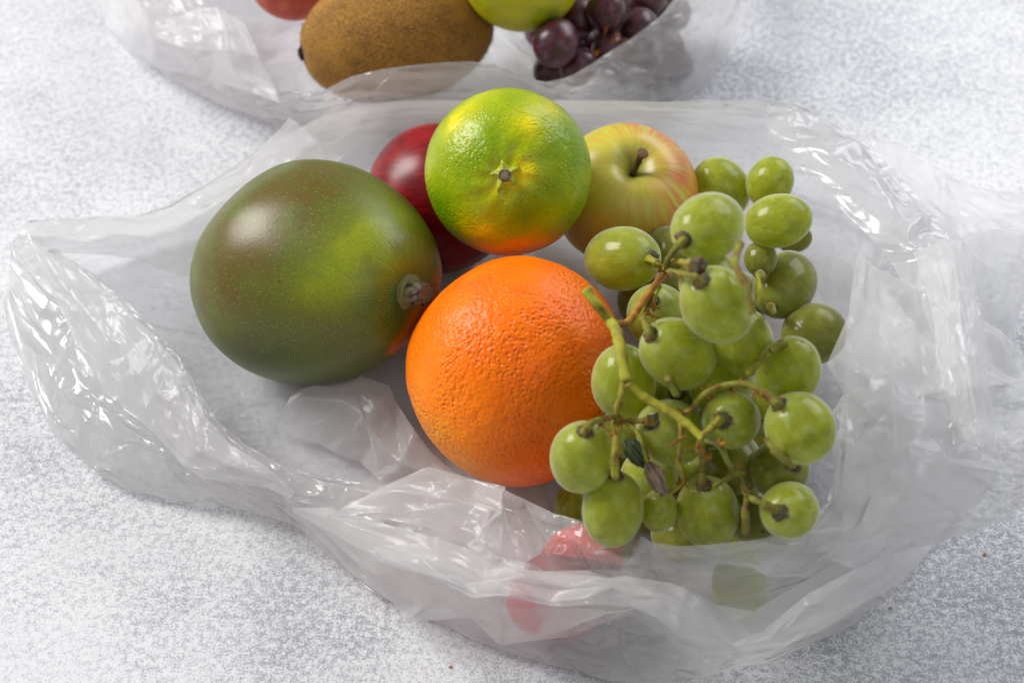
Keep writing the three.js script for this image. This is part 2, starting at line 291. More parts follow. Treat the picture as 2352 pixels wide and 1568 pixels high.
// apple
{
  const c = P(1436, 452, 0.036), s = pxm(c), q = toAxis(camDir(0.1, 0.42, 0.9)), R = 160 * s;
  const t = thing('apple', 'yellow apple streaked with red, its brown stalk upright, right of the tangerine', 'apple', c, q);
  const red = spots(q, [[0.95, 0.1, 0.3, 0.55, 1.0], [0.5, 0.85, 0.2, 0.35, 0.9], [0.1, 0.95, 0.3, 0.3, 0.6], [0.75, -0.3, 0.6, 0.45, 0.75], [0.6, 0.3, 0.74, 0.35, 0.45], [0, -0.85, 0.5, 0.6, 0.5]]);
  const map = bake(1024, 512, (d, th, ph) => {
    const f = fbm(d.x * 3, d.y * 3, d.z * 3, 4), st = N3(ph * 14 + 2 * f, th * 1.6, 3) + 0.6 * N3(ph * 40, th * 3.4, 8);
    let c = mixc([200, 192, 66], [180, 184, 52], 0.5 + f);
    c = mixc(c, [205, 160, 60], clamp(0.3 + st * 0.6));
    c = mixc(c, [206, 92, 56], clamp(near(red, d) * (0.62 + 0.7 * st + 0.5 * f)) * 0.85);
    c = mixc(c, [150, 150, 66], clamp(gauss(th, 0.3) * (0.9 + st)));
    const w = worley(d.x * 24, d.y * 24, d.z * 24);
    if (w[2] > 0.6) c = mixc(c, [222, 210, 140], 0.5 * sstep(0.1, 0.05, w[0]));
    return c;
  }, true);
  const geo = ball((d, th, ph) => {
    const k = 1 - 0.36 * gauss(th, 0.24) + 0.05 * gauss(th - 0.8, 0.5) + 0.02 * Math.cos(ph * 5) * gauss(th - 2.6, 0.7) + 0.012 * N3(d.x * 1.5, d.y * 1.5, d.z * 1.5) + 0.012 * Math.cos(ph * 5 + 1) * gauss(th - 0.5, 0.4);
    return V(d.x * R * 1.03 * k, d.y * R * 0.95 * k, d.z * R * 1.03 * k);
  }, 120, 160);
  part('skin', geo, bodyMat(map, null, 0, { roughness: 0.4, clearcoat: 0.3, clearcoatRoughness: 0.3 }), t);
  const y = R * 0.58;
  part('stalk', lumpyTube([V(0, y, 0), V(0.0003, y + 0.006, 0), V(0.001, y + 0.0125, -0.0006), V(0.0014, y + 0.0150, -0.0008)], (u) => 0.0011 + 0.0002 * u + 0.0009 * sstep(0.82, 1, u), { seg: 12, steps: 8, lump: 0.15, freq: 800, color: (u, x, y2, z) => mixc(lin(58, 46, 30), lin(108, 74, 40), clamp(sstep(0.75, 1, u) + 0.8 * N3(x * 900, y2 * 400, z * 900))) }), new THREE.MeshStandardMaterial({ vertexColors: true, roughness: 0.7 }), t);
  colliders.push([c, R]);
}

// strawberries
function strawberry(u, v, y, L, dir, label) {
  const c = P(u, v, y), q = toAxis(dir), t = thing('strawberry', label, 'strawberry', c, q);
  const seeds = []; reseed(u);
  const N = 130, pits = []; for (let i = 0; i < N; i++) { const yy = 1 - 2 * (i + 0.5) / N, ph = i * 2.39996; pits.push(V(Math.sqrt(1 - yy * yy) * Math.cos(ph), yy, Math.sqrt(1 - yy * yy) * Math.sin(ph))); }
  const prof = (d, th) => { let r = 1 - 0.16 * (1 - Math.cos(th)) * 0.9 - 0.1 * gauss(th, 0.3); return V(d.x * 0.82 * r, d.y * 1.12 * r, d.z * 0.82 * r); };
  const geo = ball((d, th) => { let k = 1; for (const p of pits) { const a = p.dot(d); if (a > 0.97) k -= 0.035 * gauss(Math.acos(Math.min(1, a)), 0.09); } return prof(d, th).multiplyScalar(L * k); }, 64, 96);
  part('flesh', geo, new THREE.MeshPhysicalMaterial({ color: new THREE.Color(...lin(240, 0, 14)), roughness: 0.3, clearcoat: 0.5 }), t);
  const sg = new THREE.SphereGeometry(L * 0.055, 8, 6), list = pits.map((p) => { const th = Math.acos(p.y), at = prof(p, th).multiplyScalar(L * 0.975); return sg.clone().applyMatrix4(new THREE.Matrix4().compose(at, toAxis(p), V(0.8, 0.4, 1.2))); });
  const m = part('seeds', mergeGeometries(list), new THREE.MeshStandardMaterial({ color: new THREE.Color(...lin(226, 96, 56)), roughness: 0.5 }), t); m.userData.kind = 'stuff';
  colliders.push([c, L * 0.85]);
}
strawberry(1322, 1286, 0.02, 0.0155, camDir(0.8, 0.2, -0.4), 'red strawberry seen through the front film, below the lowest grapes');
strawberry(1620, 640, 0.026, 0.017, camDir(-0.3, -0.2, -0.8), 'red strawberry almost hidden among the green grapes near the apple');
{
  const c = P(1300, 1362, 0.016), q = toAxis(camDir(0.9, 0.2, -0.3)), R = 0.0145, t = thing('cherry_tomato', 'blurred dark red round fruit lowest in the front of the bag, behind film', 'small fruit', c, q);
  const map = bake(256, 128, (d) => mixc([186, 18, 40], [104, 14, 44], clamp(0.5 + d.y * 0.9 + fbm(d.x * 3, d.y * 3, d.z * 3, 2))), true);
  part('skin', ball((d) => V(d.x, d.y * 1.35, d.z).multiplyScalar(R), 32, 48), bodyMat(map, null, 0, { roughness: 0.3 }), t);
  colliders.push([c, R * 1.1]);
}

// ------------------------------------------------------------------ grapes
function grapeMaps(k, base, pale, dark, bloom) {
  return bake(512, 256, (d, th, ph) => {
    const f = fbm(d.x * 2.2 + k * 7, d.y * 2.2, d.z * 2.2 + k, 4), vein = N3(ph * 9, th * 1.1, k) + 0.5 * N3(ph * 22, th * 2, k + 3);
    let c = mixc(base, dark, clamp(0.42 + 1.5 * f));
    c = mixc(c, pale, clamp(0.38 * sstep(0.15, 0.6, vein) * sstep(2.7, 1.2, th)));
    const rub = fbm(d.x * 3 + k * 3, d.y * 3 + 9, d.z * 3, 3);
    c = mixc(c, bloom, clamp(0.85 * gauss(th, 0.5 + 0.3 * f) + 0.42 * sstep(0.02, 0.3, rub) + 0.3 * sstep(0.1, 0.2, N3(d.x * 3.2 + k, d.y * 5, d.z * 3.2)) * 0.6));
    const w = worley(d.x * 6 + k, d.y * 6, d.z * 6);
    if (w[2] > 0.86) c = mixc(c, [96, 88, 36], 0.6 * sstep(0.1, 0.03, w[0]));
    c = mixc(c, [92, 70, 40], 0.8 * sstep(0.09, 0.03, Math.PI - th));
    return c;
  }, true);
}
const grapeGeo = (k) => ball((d, th) => { const r = 1 + 0.035 * Math.cos(th) - 0.05 * gauss(th, 0.25) + 0.02 * N3(d.x * 1.3 + k * 5, d.y * 1.3, d.z * 1.3); return d.clone().multiplyScalar(r); }, 40, 64);
const grapeMat = (map, att) => new THREE.MeshPhysicalMaterial({ map, roughness: 0.85, clearcoat: 1, clearcoatRoughness: 0.17, transmission: 0.52, thickness: 0, ior: 1.36 });
const greenGeos = [0, 1, 2, 3].map(grapeGeo);
const greenMats = [0, 1, 2, 3, 4].map((k) => grapeMat(grapeMaps(k, [190, 198, 14], [218, 222, 70], [158, 168, 6], [204, 218, 134]), [0.62, 0.68, 0.12]));
const darkMats = [5, 6].map((k) => grapeMat(grapeMaps(k, [158, 160, 14], [176, 178, 42], [126, 130, 10], [168, 180, 90]), [0.55, 0.55, 0.08]));

// u, v, half length, half width, where its stem end shows (u, v), facing the camera (1) or away (-1), height to start from, kind
const GRAPES = (([
  [1427, 594, 85, 73, 1484, 594, 1, .060], [1629, 519, 86, 74, 1572, 549, 1, .060], [1650, 702, 92, 79, 1608, 655, 1, .060], [1558, 814, 90, 76, 1495, 772, 1, .056],
  [1336, 1052, 84, 70, 1340, 992, 1, .040], [1408, 1172, 86, 70, 1412, 1092, 1, .040], [1514, 1175, 41, 41, 1514, 1142, 1, .040], [1626, 1178, 80, 69, 1613, 1116, 1, .040],
  [1681, 964, 70, 64, 1654, 962, 1, .050], [1841, 985, 83, 77, 1785, 928, 1, .048], [1433, 882, 82, 73, 1425, 815, 1, .054], [1815, 1172, 82, 64, 1778, 1168, 1, .036],
  [1790, 507, 74, 59, 1718, 520, -1, .052], [1812, 852, 76, 71, 1790, 915, -1, .040], [1543, 994, 78, 72, 1500, 970, 1, .040], [1770, 416, 58, 53, 1745, 470, -1, .042],
  [1655, 430, 72, 62, 1700, 490, -1, .042], [1872, 766, 74, 68, 1808, 790, 1, .036, 1], [1747, 592, 39, 37, 1745, 628, 1, .042, 1], [1805, 652, 78, 68, 1768, 700, 1, .030, 1],
  [1828, 550, 46, 30, 1790, 560, -1, .034, 1], [1640, 662, 80, 72, 1600, 612, 1, .046], [1512, 727, 76, 68, 1494, 697, 1, .040], [1535, 575, 56, 52, 1545, 600, 1, .034, 1],
  [1705, 782, 76, 68, 1730, 840, -1, .036], [1658, 880, 80, 70, 1700, 860, -1, .034], [1490, 1097, 72, 64, 1500, 1066, 1, .026], [1790, 1078, 76, 64, 1808, 1060, 1, .022, 1],
  [1680, 1060, 76, 68, 1660, 1020, -1, .020, 1], [1320, 1160, 50, 44, 1330, 1120, -1, .018], [1600, 1082, 40, 38, 1590, 1060, 1, .028], [1762, 925, 38, 34, 1770, 900, 1, .036],
  [1545, 915, 70, 64, 1548, 900, 1, .022, 1], [1565, 1225, 74, 66, 1560, 1200, -1, .018, 1], [1730, 1180, 78, 66, 1720, 1150, -1, .018, 1], [1712, 1252, 56, 50, 1712, 1222, 1, .026], [1700, 1345, 78, 62, 1700, 1290, -1, .020],
  [1450, 985, 70, 66, 1450, 960, -1, .018, 1], [1592, 930, 72, 66, 1600, 900, -1, .018, 1], [1640, 1010, 70, 66, 1640, 990, -1, .016, 1], [1752, 1010, 72, 68, 1750, 990, -1, .014, 1], [1605, 1140, 72, 66, 1600, 1120, -1, .014, 1], [1495, 1160, 70, 66, 1490, 1140, -1, .014, 1], [1775, 925, 72, 66, 1770, 900, -1, .014, 1], [1575, 690, 70, 66, 1570, 670, -1, .02, 1], [1600, 800, 72, 66, 1590, 790, -1, .02, 1], [1440, 1085, 70, 64, 1440, 1060, -1, .014, 1],
  [1480, 690, 62, 60, 1500, 680, -1, .016, 1], [1690, 700, 70, 66, 1690, 650, -1, .016, 1],
]).map((a) => { a[2] *= 1.05; a[3] *= 1.04; return a; }));
function settle(list, fixed) {        // moves berries along their line of sight until they only touch; the list runs front to back
  const g = list.map((a) => { const c = P(a[0], a[1], a[7]); return { u: a[0], v: a[1], d: depthOf(c), r: (a[2] + a[3] * 2) / 3 }; });
  for (let it = 0; it < 400; it++) {
    for (let i = 0; i < g.length; i++) {
      for (let j = i + 1; j < g.length; j++) {
        const a = g[i], b = g[j], s = a.d * K, dd = Math.hypot(a.u - b.u, a.v - b.v), R = (a.r + b.r) * 0.96;
        if (dd >= R) continue;
        const need = Math.sqrt(R * R - dd * dd) * s, gap = b.d - a.d;
        if (gap < need) { const m = (need - gap) * 0.5; a.d -= m * 0.6; b.d += m * 0.4; }
      }
      for (const [c, r, front] of fixed) {
        const p = PD(g[i].u, g[i].v, g[i].d), e = p.distanceTo(c), R = r + g[i].r * g[i].d * K * 0.95;
        if (e < R) g[i].d += (R - e) * 0.4 * (front(i) ? -1 : 1);
      }
      const p = PD(g[i].u, g[i].v, g[i].d), lo = g[i].r * g[i].d * K * 0.97 + 0.001;
      if (p.y < lo) g[i].d -= (lo - p.y) / Math.sin(PITCH) * 0.7;
      else if (i > 16) g[i].d += 0.00005;
    }
  }
  return g;
}
const bunchStart = colliders.length;
const knotMat = new THREE.MeshStandardMaterial({ vertexColors: true, roughness: 0.8 });
const stemCol = (g, b, k) => (t, x, y, z) => mixc(g, b, clamp(k + 1.5 * fbm(x * 260, y * 260, z * 260, 3)));
const STEM = { green: lin(160, 160, 44), olive: lin(132, 138, 44), brown: lin(110, 66, 24), dark: lin(72, 52, 30), tan: lin(176, 126, 36) };
function wart(p, dir, r, seed) {      // the warty brown swelling where a berry sits
  const col = []; reseed(seed);
  const bumps = Array.from({ length: 26 }, () => V(rnd() - 0.5, rnd() * 0.9 - 0.55, rnd() - 0.5).normalize());
  const g = ball((d) => { let k = 0.86 + 0.12 * N3(d.x * 3 + seed, d.y * 3, d.z * 3); for (const b of bumps) k += 0.2 * gauss(Math.acos(clamp(b.dot(d), -1, 1)), 0.2); return V(d.x, d.y * 0.8, d.z).multiplyScalar(r * k); }, 22, 30);
  const q = g.attributes.position;
  for (let i = 0; i < q.count; i++) { const x = q.getX(i) / r, y = q.getY(i) / r, z = q.getZ(i) / r; let b = 0; const d = V(x, y / 0.8, z).normalize(); for (const w of bumps) b = Math.max(b, gauss(Math.acos(clamp(w.dot(d), -1, 1)), 0.16)); col.push(...mixc(mixc(lin(92, 92, 54), lin(56, 50, 36), clamp(0.5 + N3(x * 3 + seed, y * 3, z * 3))), lin(158, 104, 70), b * 0.75)); }
  g.setAttribute('color', new THREE.Float32BufferAttribute(col, 3)); g.deleteAttribute('uv');
  return g.applyMatrix4(new THREE.Matrix4().compose(p, toAxis(dir), V(1, 1, 1)));
}
{
  const [mangoC, orangeC, tangC, plumC, appleC] = colliders;
  const g = settle(GRAPES, [[orangeC[0], orangeC[1], () => true], [appleC[0], appleC[1], (i) => ![16, 15].includes(i)], [tangC[0], tangC[1], () => true], [colliders[6][0], 0.011, () => true]]);
  const base = P(1650, 900, 0);
  const bunch = thing('grape_bunch', 'bunch of green grapes on a branching stem, right of the orange', 'grapes', base);
  const local = (p) => p.clone().sub(base);
  const solids = [[orangeC[0], orangeC[1]]];
  const dirs = [];
  g.forEach((b, i) => {
    const a = GRAPES[i], c = PD(b.u, b.v, b.d), s = b.d * K, rx = (a[4] - a[0]) / a[2], ry = -(a[5] - a[1]) / a[2], l = Math.min(0.94, Math.hypot(rx, ry)), n = Math.max(1e-6, Math.hypot(rx, ry));
    const dir = camDir(rx / n * l, ry / n * l, a[6] * Math.sqrt(1 - l * l));
    const L = Math.min(1.34 * a[3], l > 0.4 ? Math.sqrt(Math.max(a[3] * a[3], a[2] * a[2] - a[3] * a[3] * (1 - l * l))) / Math.max(0.62, l) : a[2] * 1.08);
    dirs.push([c, dir, L * s, a[3] * s]);
    const m = part('grape', greenGeos[i % 4], a[8] ? darkMats[i % 2] : greenMats[(i * 3) % 5], bunch);
    m.position.copy(local(c)); m.quaternion.copy(toAxis(dir).multiply(new THREE.Quaternion().setFromAxisAngle(V(0, 1, 0), i * 2.1))); m.scale.set(a[3] * s, L * s, a[3] * s * (0.97 + 0.06 * ((i * 7) % 5) / 5));
    solids.push([c, (a[2] + 2 * a[3]) / 3 * s]); colliders.push([c, (a[2] + 2 * a[3]) / 3 * s]);
  });
  const front = (u, v, extra = 0) => { let best = Infinity; const r = ray(u, v), rl = r.length(); for (const [c, R] of solids) { const oc = c.clone().sub(EYE), tc = oc.dot(r) / rl, h2 = oc.lengthSq() - tc * tc, RR = R + extra; if (h2 < RR * RR) best = Math.min(best, (tc - Math.sqrt(RR * RR - h2)) / rl); } return best; };
  const path = (list) => {            // u, v, millimetres in front of the fruit there
    const d = list.map(([u, v, o = 4, fix]) => fix ?? Math.min(front(u, v), front(u, v, 0.004)) - o / 1000);
    for (let i = 0; i < d.length; i++) if (!isFinite(d[i])) { let a = i - 1, b = i + 1; while (a >= 0 && !isFinite(d[a])) a--; while (b < d.length && !isFinite(d[b])) b++; const A = a >= 0 ? d[a] : d[b], B = b < d.length ? d[b] : d[a]; d[i] = isFinite(A + B) ? (A + B) / 2 : 0.5; }
    return list.map(([u, v], i) => PD(u, v, d[i]));
  };
  const wood = [];
  const twig = (list, r0, r1, c1, c2, k, seed) => { r0 *= 0.66; r1 *= 0.66; const pts = path(list).map(local); const nodes = list.length - 1; wood.push(lumpyTube(pts, (t) => mix(r0, r1, t) * (1 + 0.18 * Math.pow(Math.abs(Math.cos(t * nodes * Math.PI)), 8)), { seg: 12, steps: 12, lump: 0.16, freq: 420, color: stemCol(c1, c2, k), seed })); return pts; };
  const M = 0.001;
  twig([[1345, 664, 9], [1372, 700, 9], [1402, 738, 8], [1425, 800, 5], [1441, 878, 4]], 2.4 * M, 2.5 * M, STEM.green, STEM.brown, 0.12, 1);
  twig([[1441, 878, 4], [1480, 912, 5], [1540, 946, 4], [1580, 975, 5], [1616, 1008, 5]], 2.1 * M, 1.8 * M, STEM.green, STEM.brown, 0.15, 2);
  twig([[1408, 742, 7], [1440, 741, 7], [1468, 706, 8], [1505, 655, 7], [1530, 622, 6]], 1.7 * M, 1.9 * M, STEM.tan, STEM.brown, 0.25, 3);
  const twigs = [ // each ends on a berry: list, radii, berry index
    [[[1530, 622, 6], [1510, 606, 5], [1484, 594, 0]], 1.3, 1.2, 0], [[[1530, 622, 6], [1540, 588, 6], [1556, 566, 4], [1573, 549, 0]], 1.3, 1.25, 1], [[[1530, 622, 6], [1565, 628, 6], [1592, 634, 4], [1609, 656, 0]], 1.1, 1.2, 2],
    [[[1525, 618, 5], [1560, 600, 5], [1584, 606, 3], [1606, 610, 1]], 1.3, 1.3, -1], [[[1502, 675, 5], [1484, 715, 5], [1485, 748, 3], [1496, 772, 0]], 1.2, 1.4, 3], [[[1515, 655, 3], [1500, 690, 2], [1495, 700, 0]], 1.2, 1.2, 22],
    [[[1436, 872, 4], [1425, 915, 4], [1415, 958, 5], [1414, 1010, 5], [1412, 1060, 3], [1412, 1092, 0]], 1.6, 1.4, 5], [[[1415, 955, 5], [1385, 962, 5], [1356, 972, 4], [1341, 994, 0]], 1.3, 1.3, 4], [[[1418, 968, 4], [1450, 968, 4], [1480, 966, 3], [1502, 970, 0]], 1.2, 1.2, 14],
    [[[1432, 966, 4], [1462, 992, 4], [1476, 1022, 4], [1484, 1050, 4], [1488, 1064, 3]], 0.8, 0.9, -2], [[[1565, 954, 4], [1590, 936, 5], [1622, 902, 6], [1668, 884, 6], [1716, 882, 6], [1752, 900, 5], [1785, 928, 0]], 1.2, 1.3, 9],
    [[[1612, 1005, 5], [1614, 1045, 5], [1612, 1085, 3], [1613, 1116, 0]], 1.3, 1.2, 7], [[[1608, 1000, 5], [1632, 984, 5], [1653, 962, 0]], 1.0, 1.4, 8], [[[1616, 1008, 5], [1652, 1024, 5], [1672, 1060, 6], [1698, 1095, 6], [1716, 1135, 5], [1750, 1155, 4], [1777, 1168, 0]], 1.2, 1.3, 11],
    [[[1716, 1132, 5], [1712, 1170, 4], [1710, 1222, 1]], 1.3, 1.2, 35], [[[1562, 958, 4], [1566, 1000, 4], [1560, 1060, 5], [1566, 1110, 5], [1545, 1128, 4], [1516, 1141, 1]], 1.2, 0.8, -3], [[[1695, 1090, 5], [1665, 1102, 4], [1640, 1118, 3]], 1.0, 1.1, -3],
    [[[1660, 1028, 3], [1630, 1030, 3], [1600, 1036, 3], [1575, 1034, 3]], 0.6, 0.5, -3], [[[1740, 630, 1], [1745, 665, 2], [1736, 700, 1]], 0.9, 0.9, -3], [[[1700, 560, 1], [1690, 610, 1], [1715, 660, 1], [1730, 720, 1]], 1.6, 1.4, -3], [[[1770, 806, 2], [1795, 790, 1], [1808, 790, 0]], 1.2, 1.3, 17], [[[1720, 858, 2], [1745, 832, 2], [1768, 808, 2]], 1.5, 1.2, -3],
    [[[1760, 1005, 2], [1780, 1035, 2], [1808, 1060, 0]], 1.2, 1.3, 27], [[[1535, 870, 1], [1552, 905, 0]], 1.2, 1.3, 32], [[[1775, 715, 2], [1768, 702, 0]], 1.3, 1.3, 19], [[[1752, 640, 1], [1746, 628, 0]], 0.8, 0.8, 18],
  ];
  twigs.forEach(([list, r0, r1, at], i) => {
    const pts = twig(list, r0 * M, r1 * M, i % 3 ? STEM.olive : STEM.green, i % 4 === 1 ? STEM.dark : STEM.brown, i % 2 ? 0.42 : 0.3, 10 + i);
    const end = pts[pts.length - 1];
    if (at >= 0) { const [c, dir, L, W] = dirs[at], e = local(c).addScaledVector(dir, L * 0.965); wood.push(wart(e, dir, 0.0028, i + 1)); wood.push(lumpyTube([pts[pts.length - 2], end.clone().lerp(e, 0.5), e], () => 0.0013, { seg: 10, steps: 6, color: stemCol(STEM.olive, STEM.brown, 0.4), seed: i })); }
    if (at === -1) wood.push(wart(end, pts[pts.length - 1].clone().sub(pts[pts.length - 2]).normalize(), 0.0028, i + 40));
    if (at === -2) { // dried flower bud
      const d = camDir(0.45, -0.85, 0.1);
      const bud = ball((q) => V(q.x * 0.42 * (1 + 0.3 * Math.cos(Math.atan2(q.z, q.x) * 5)), q.y * (q.y > 0 ? 0.9 : 1.2), q.z * 0.42).multiplyScalar(0.0052 * (1 + 0.2 * N3(q.x * 4, q.y * 4, q.z * 4))), 20, 28); bud.deleteAttribute('uv');
      const col = []; for (let k = 0; k < bud.attributes.position.count; k++) { const x = bud.attributes.position.getX(k), y = bud.attributes.position.getY(k), z = bud.attributes.position.getZ(k); col.push(...mixc(lin(150, 128, 108), lin(96, 74, 62), clamp(0.5 + 1.4 * N3(x * 900, y * 250, z * 900)))); }
      bud.setAttribute('color', new THREE.Float32BufferAttribute(col, 3));
      const m = part('dried_bud', bud, knotMat, bunch); m.position.copy(end).addScaledVector(d, 0.004); m.quaternion.copy(toAxis(d.clone().negate()));
    }
  });
  { // shrivelled green berry behind the stems
    const e = path([[1462, 1040, 2]])[0], w = ball((q) => V(q.x * 0.6, q.y, q.z * 0.6).multiplyScalar(0.0044 * (1 + 0.16 * Math.cos(Math.atan2(q.z, q.x) * 7) + 0.12 * N3(q.x * 4, q.y * 2, q.z * 4))), 24, 40);
    const m = part('shrivelled_grape', w, new THREE.MeshStandardMaterial({ color: new THREE.Color(...lin(56, 70, 34)), roughness: 0.6 }), bunch); m.position.copy(local(e)); m.quaternion.copy(toAxis(camDir(0.55, -0.7, 0.2)));
  }
  // broken tendrils: little curled brown spurs at the nodes
  reseed(99);
  const spur = (u, v, o, n) => { for (let i = 0; i < n; i++) { const p = path([[u, v, o]])[0]; let d = camDir(rnd() * 2 - 1, rnd() * 2 - 1, rnd() * 0.6); const pts = [local(p)]; for (let k = 0; k < 3; k++) { d = d.clone().add(V(rnd() - 0.5, rnd() - 0.5, rnd() - 0.5).multiplyScalar(0.9)).normalize(); pts.push(pts[k].clone().addScaledVector(d, 0.0007 + 0.0007 * rnd())); } wood.push(lumpyTube(pts, (t) => 0.00042 * (1 - 0.6 * t), { seg: 6, steps: 4, color: stemCol(STEM.brown, STEM.tan, 0.4), seed: i })); } };
  for (const [u, v, n] of [[1612, 1040, 9], [1600, 1028, 5], [1622, 1060, 6], [1530, 628, 6], [1512, 640, 4], [1545, 600, 4], [1500, 700, 7], [1492, 722, 5], [1430, 968, 5], [1412, 1000, 4], [1560, 1010, 3], [1628, 900, 5], [1680, 884, 4], [1700, 880, 4], [1746, 898, 5], [1690, 1080, 6], [1652, 1022, 5], [1572, 950, 3], [1716, 1136, 5], [1566, 1108, 5], [1385, 964, 4], [1580, 606, 3], [1560, 630, 3]]) spur(u, v, 5, n);
  const st = part('stem', mergeGeometries(wood.map((w) => w.index ? w.toNonIndexed() : w)), knotMat, bunch);
}

// ------------------------------------------------------------------ fruit of the bag behind
const backStart = colliders.length;
{
  const c = P(912, 82, 0.034), s = pxm(c), q = toAxis(camDir(-0.95, -0.22, 0.2)), a = 228 * s, b = 150 * s;
  const t = thing('kiwi', 'brown fuzzy kiwi fruit lying in the bag behind', 'kiwi', c, q);
  const map = bake(1024, 512, (d, th) => {
    const f = fbm(d.x * 3, d.y * 3, d.z * 3, 4), g = N3(d.x * 60, d.y * 26, d.z * 60) + 0.7 * N3(d.x * 120, d.y * 60, d.z * 120);
    let c = mixc([178, 126, 40], [148, 102, 34], 0.5 + f);
    c = mixc(c, [84, 60, 26], clamp(1.3 * g + 0.5 * f)); c = mixc(c, [184, 134, 56], clamp(-1.1 * g));
    return mixc(c, [44, 32, 20], sstep(0.24, 0.08, th) * 0.9);
  }, true);
  const bm = bake(1024, 512, (d) => 0.5 + 0.4 * N3(d.x * 70, d.y * 40, d.z * 70) + 0.3 * N3(d.x * 140, d.y * 90, d.z * 140), false);
  part('skin', ball((d, th) => { const k = 1 + 0.012 * N3(d.x * 2, d.y * 2, d.z * 2); return V(d.x * b * k, d.y * a * k * (1 - 0.03 * gauss(th, 0.2)), d.z * b * k); }, 90, 140), new THREE.MeshPhysicalMaterial({ map, bumpMap: bm, bumpScale: 0.0005, roughness: 0.8, sheen: 0.5, sheenRoughness: 0.5, sheenColor: new THREE.Color(0.7, 0.55, 0.3) }), t);
  reseed(77);                         // short hairs
  const hairs = [], hair = new THREE.ConeGeometry(0.0001, 1, 3, 1, true).translate(0, 0.5, 0); hair.deleteAttribute('uv');
  for (let i = 0; i < 5200; i++) { const yy = rnd() * 1.9 - 0.95, ph = rnd() * 6.2832, r = Math.sqrt(1 - yy * yy), d = V(r * Math.cos(ph), yy, r * Math.sin(ph)), n = V(d.x / b, d.y / a, d.z / b).normalize().add(V(rnd() - 0.5, rnd() - 0.9, rnd() - 0.5).multiplyScalar(1.3)).normalize(); hairs.push(hair.clone().applyMatrix4(new THREE.Matrix4().compose(V(d.x * b, d.y * a, d.z * b), toAxis(n), V(1, 0.0008 + rnd() * 0.0009, 1)))); }
  const fz = part('fuzz', mergeGeometries(hairs), new THREE.MeshStandardMaterial({ color: new THREE.Color(...lin(168, 120, 58)), roughness: 0.8 }), t); fz.userData.kind = 'stuff';
  const nub = ball((d) => V(d.x, d.y * 0.5, d.z).multiplyScalar(0.0026 * (1 + 0.4 * N3(d.x * 4, d.y * 4, d.z * 4))), 16, 24);
  const m = part('stem_scar', nub, new THREE.MeshStandardMaterial({ color: new THREE.Color(...lin(50, 36, 22)), roughness: 0.9 }), t); m.position.y = a * 0.985;
  colliders.push([c, b]);
  colliders.push([c.clone().addScaledVector(camDir(-0.95, -0.22, 0.2), a - b), b * 0.93]);
}
{
  const c = P(1200, -72, 0.062), s = pxm(c), q = toAxis(camDir(0.2, 0.8, 0.4)), R = 143 * s;
  const t = thing('tangerine', 'yellow green citrus fruit cut off by the top edge, beside the kiwi', 'tangerine', c, q);
  const green = spots(q, [[0.4, -0.8, 0.4, 0.3, 0.9], [-0.6, -0.4, 0.5, 0.4, 0.5]]);
  const map = bake(512, 256, (d) => { const f = fbm(d.x * 3, d.y * 3, d.z * 3, 3); let c = mixc([206, 196, 10], [186, 186, 12], 0.5 + f); c = mixc(c, [124, 144, 20], clamp(near(green, d) * (0.8 + 1.5 * f))); const w = worley(d.x * 24, d.y * 24, d.z * 24); return mixc(c, [c[0] * 0.85, c[1] * 0.88, c[2]], sstep(0.4, 0.1, w[0]) * 0.6); }, true);
  part('peel', ball((d) => d.clone().multiplyScalar(R * (1 + 0.015 * N3(d.x * 2, d.y * 2, d.z * 2))), 64, 96), bodyMat(map, peelBump(25, 0.4), 0.0005, { roughness: 0.4, clearcoat: 0.2 }), t);
  colliders.push([c, R]);
}
{
  const c = P(672, -62, 0.036), s = pxm(c), q = toAxis(camDir(0, 0.9, 0.4)), R = 108 * s;
  const t = thing('peach', 'pinkish red peach mostly cut off by the top edge, left of the kiwi', 'peach', c, q);
  const map = bake(512, 256, (d, th, ph) => mixc([206, 104, 78], [176, 58, 52], clamp(0.5 + 1.5 * fbm(d.x * 3, d.y * 3, d.z * 3, 4) + 0.3 * N3(ph * 8, th * 2, 1))), true);
  part('skin', ball((d, th, ph) => d.clone().multiplyScalar(R * (1 - 0.05 * gauss(ph - 3, 0.15) * Math.sin(th) - 0.1 * gauss(th, 0.25))), 60, 96), new THREE.MeshPhysicalMaterial({ map, roughness: 0.75, sheen: 0.5, sheenColor: new THREE.Color(0.9, 0.6, 0.5) }), t);
  colliders.push([c, R]);
}
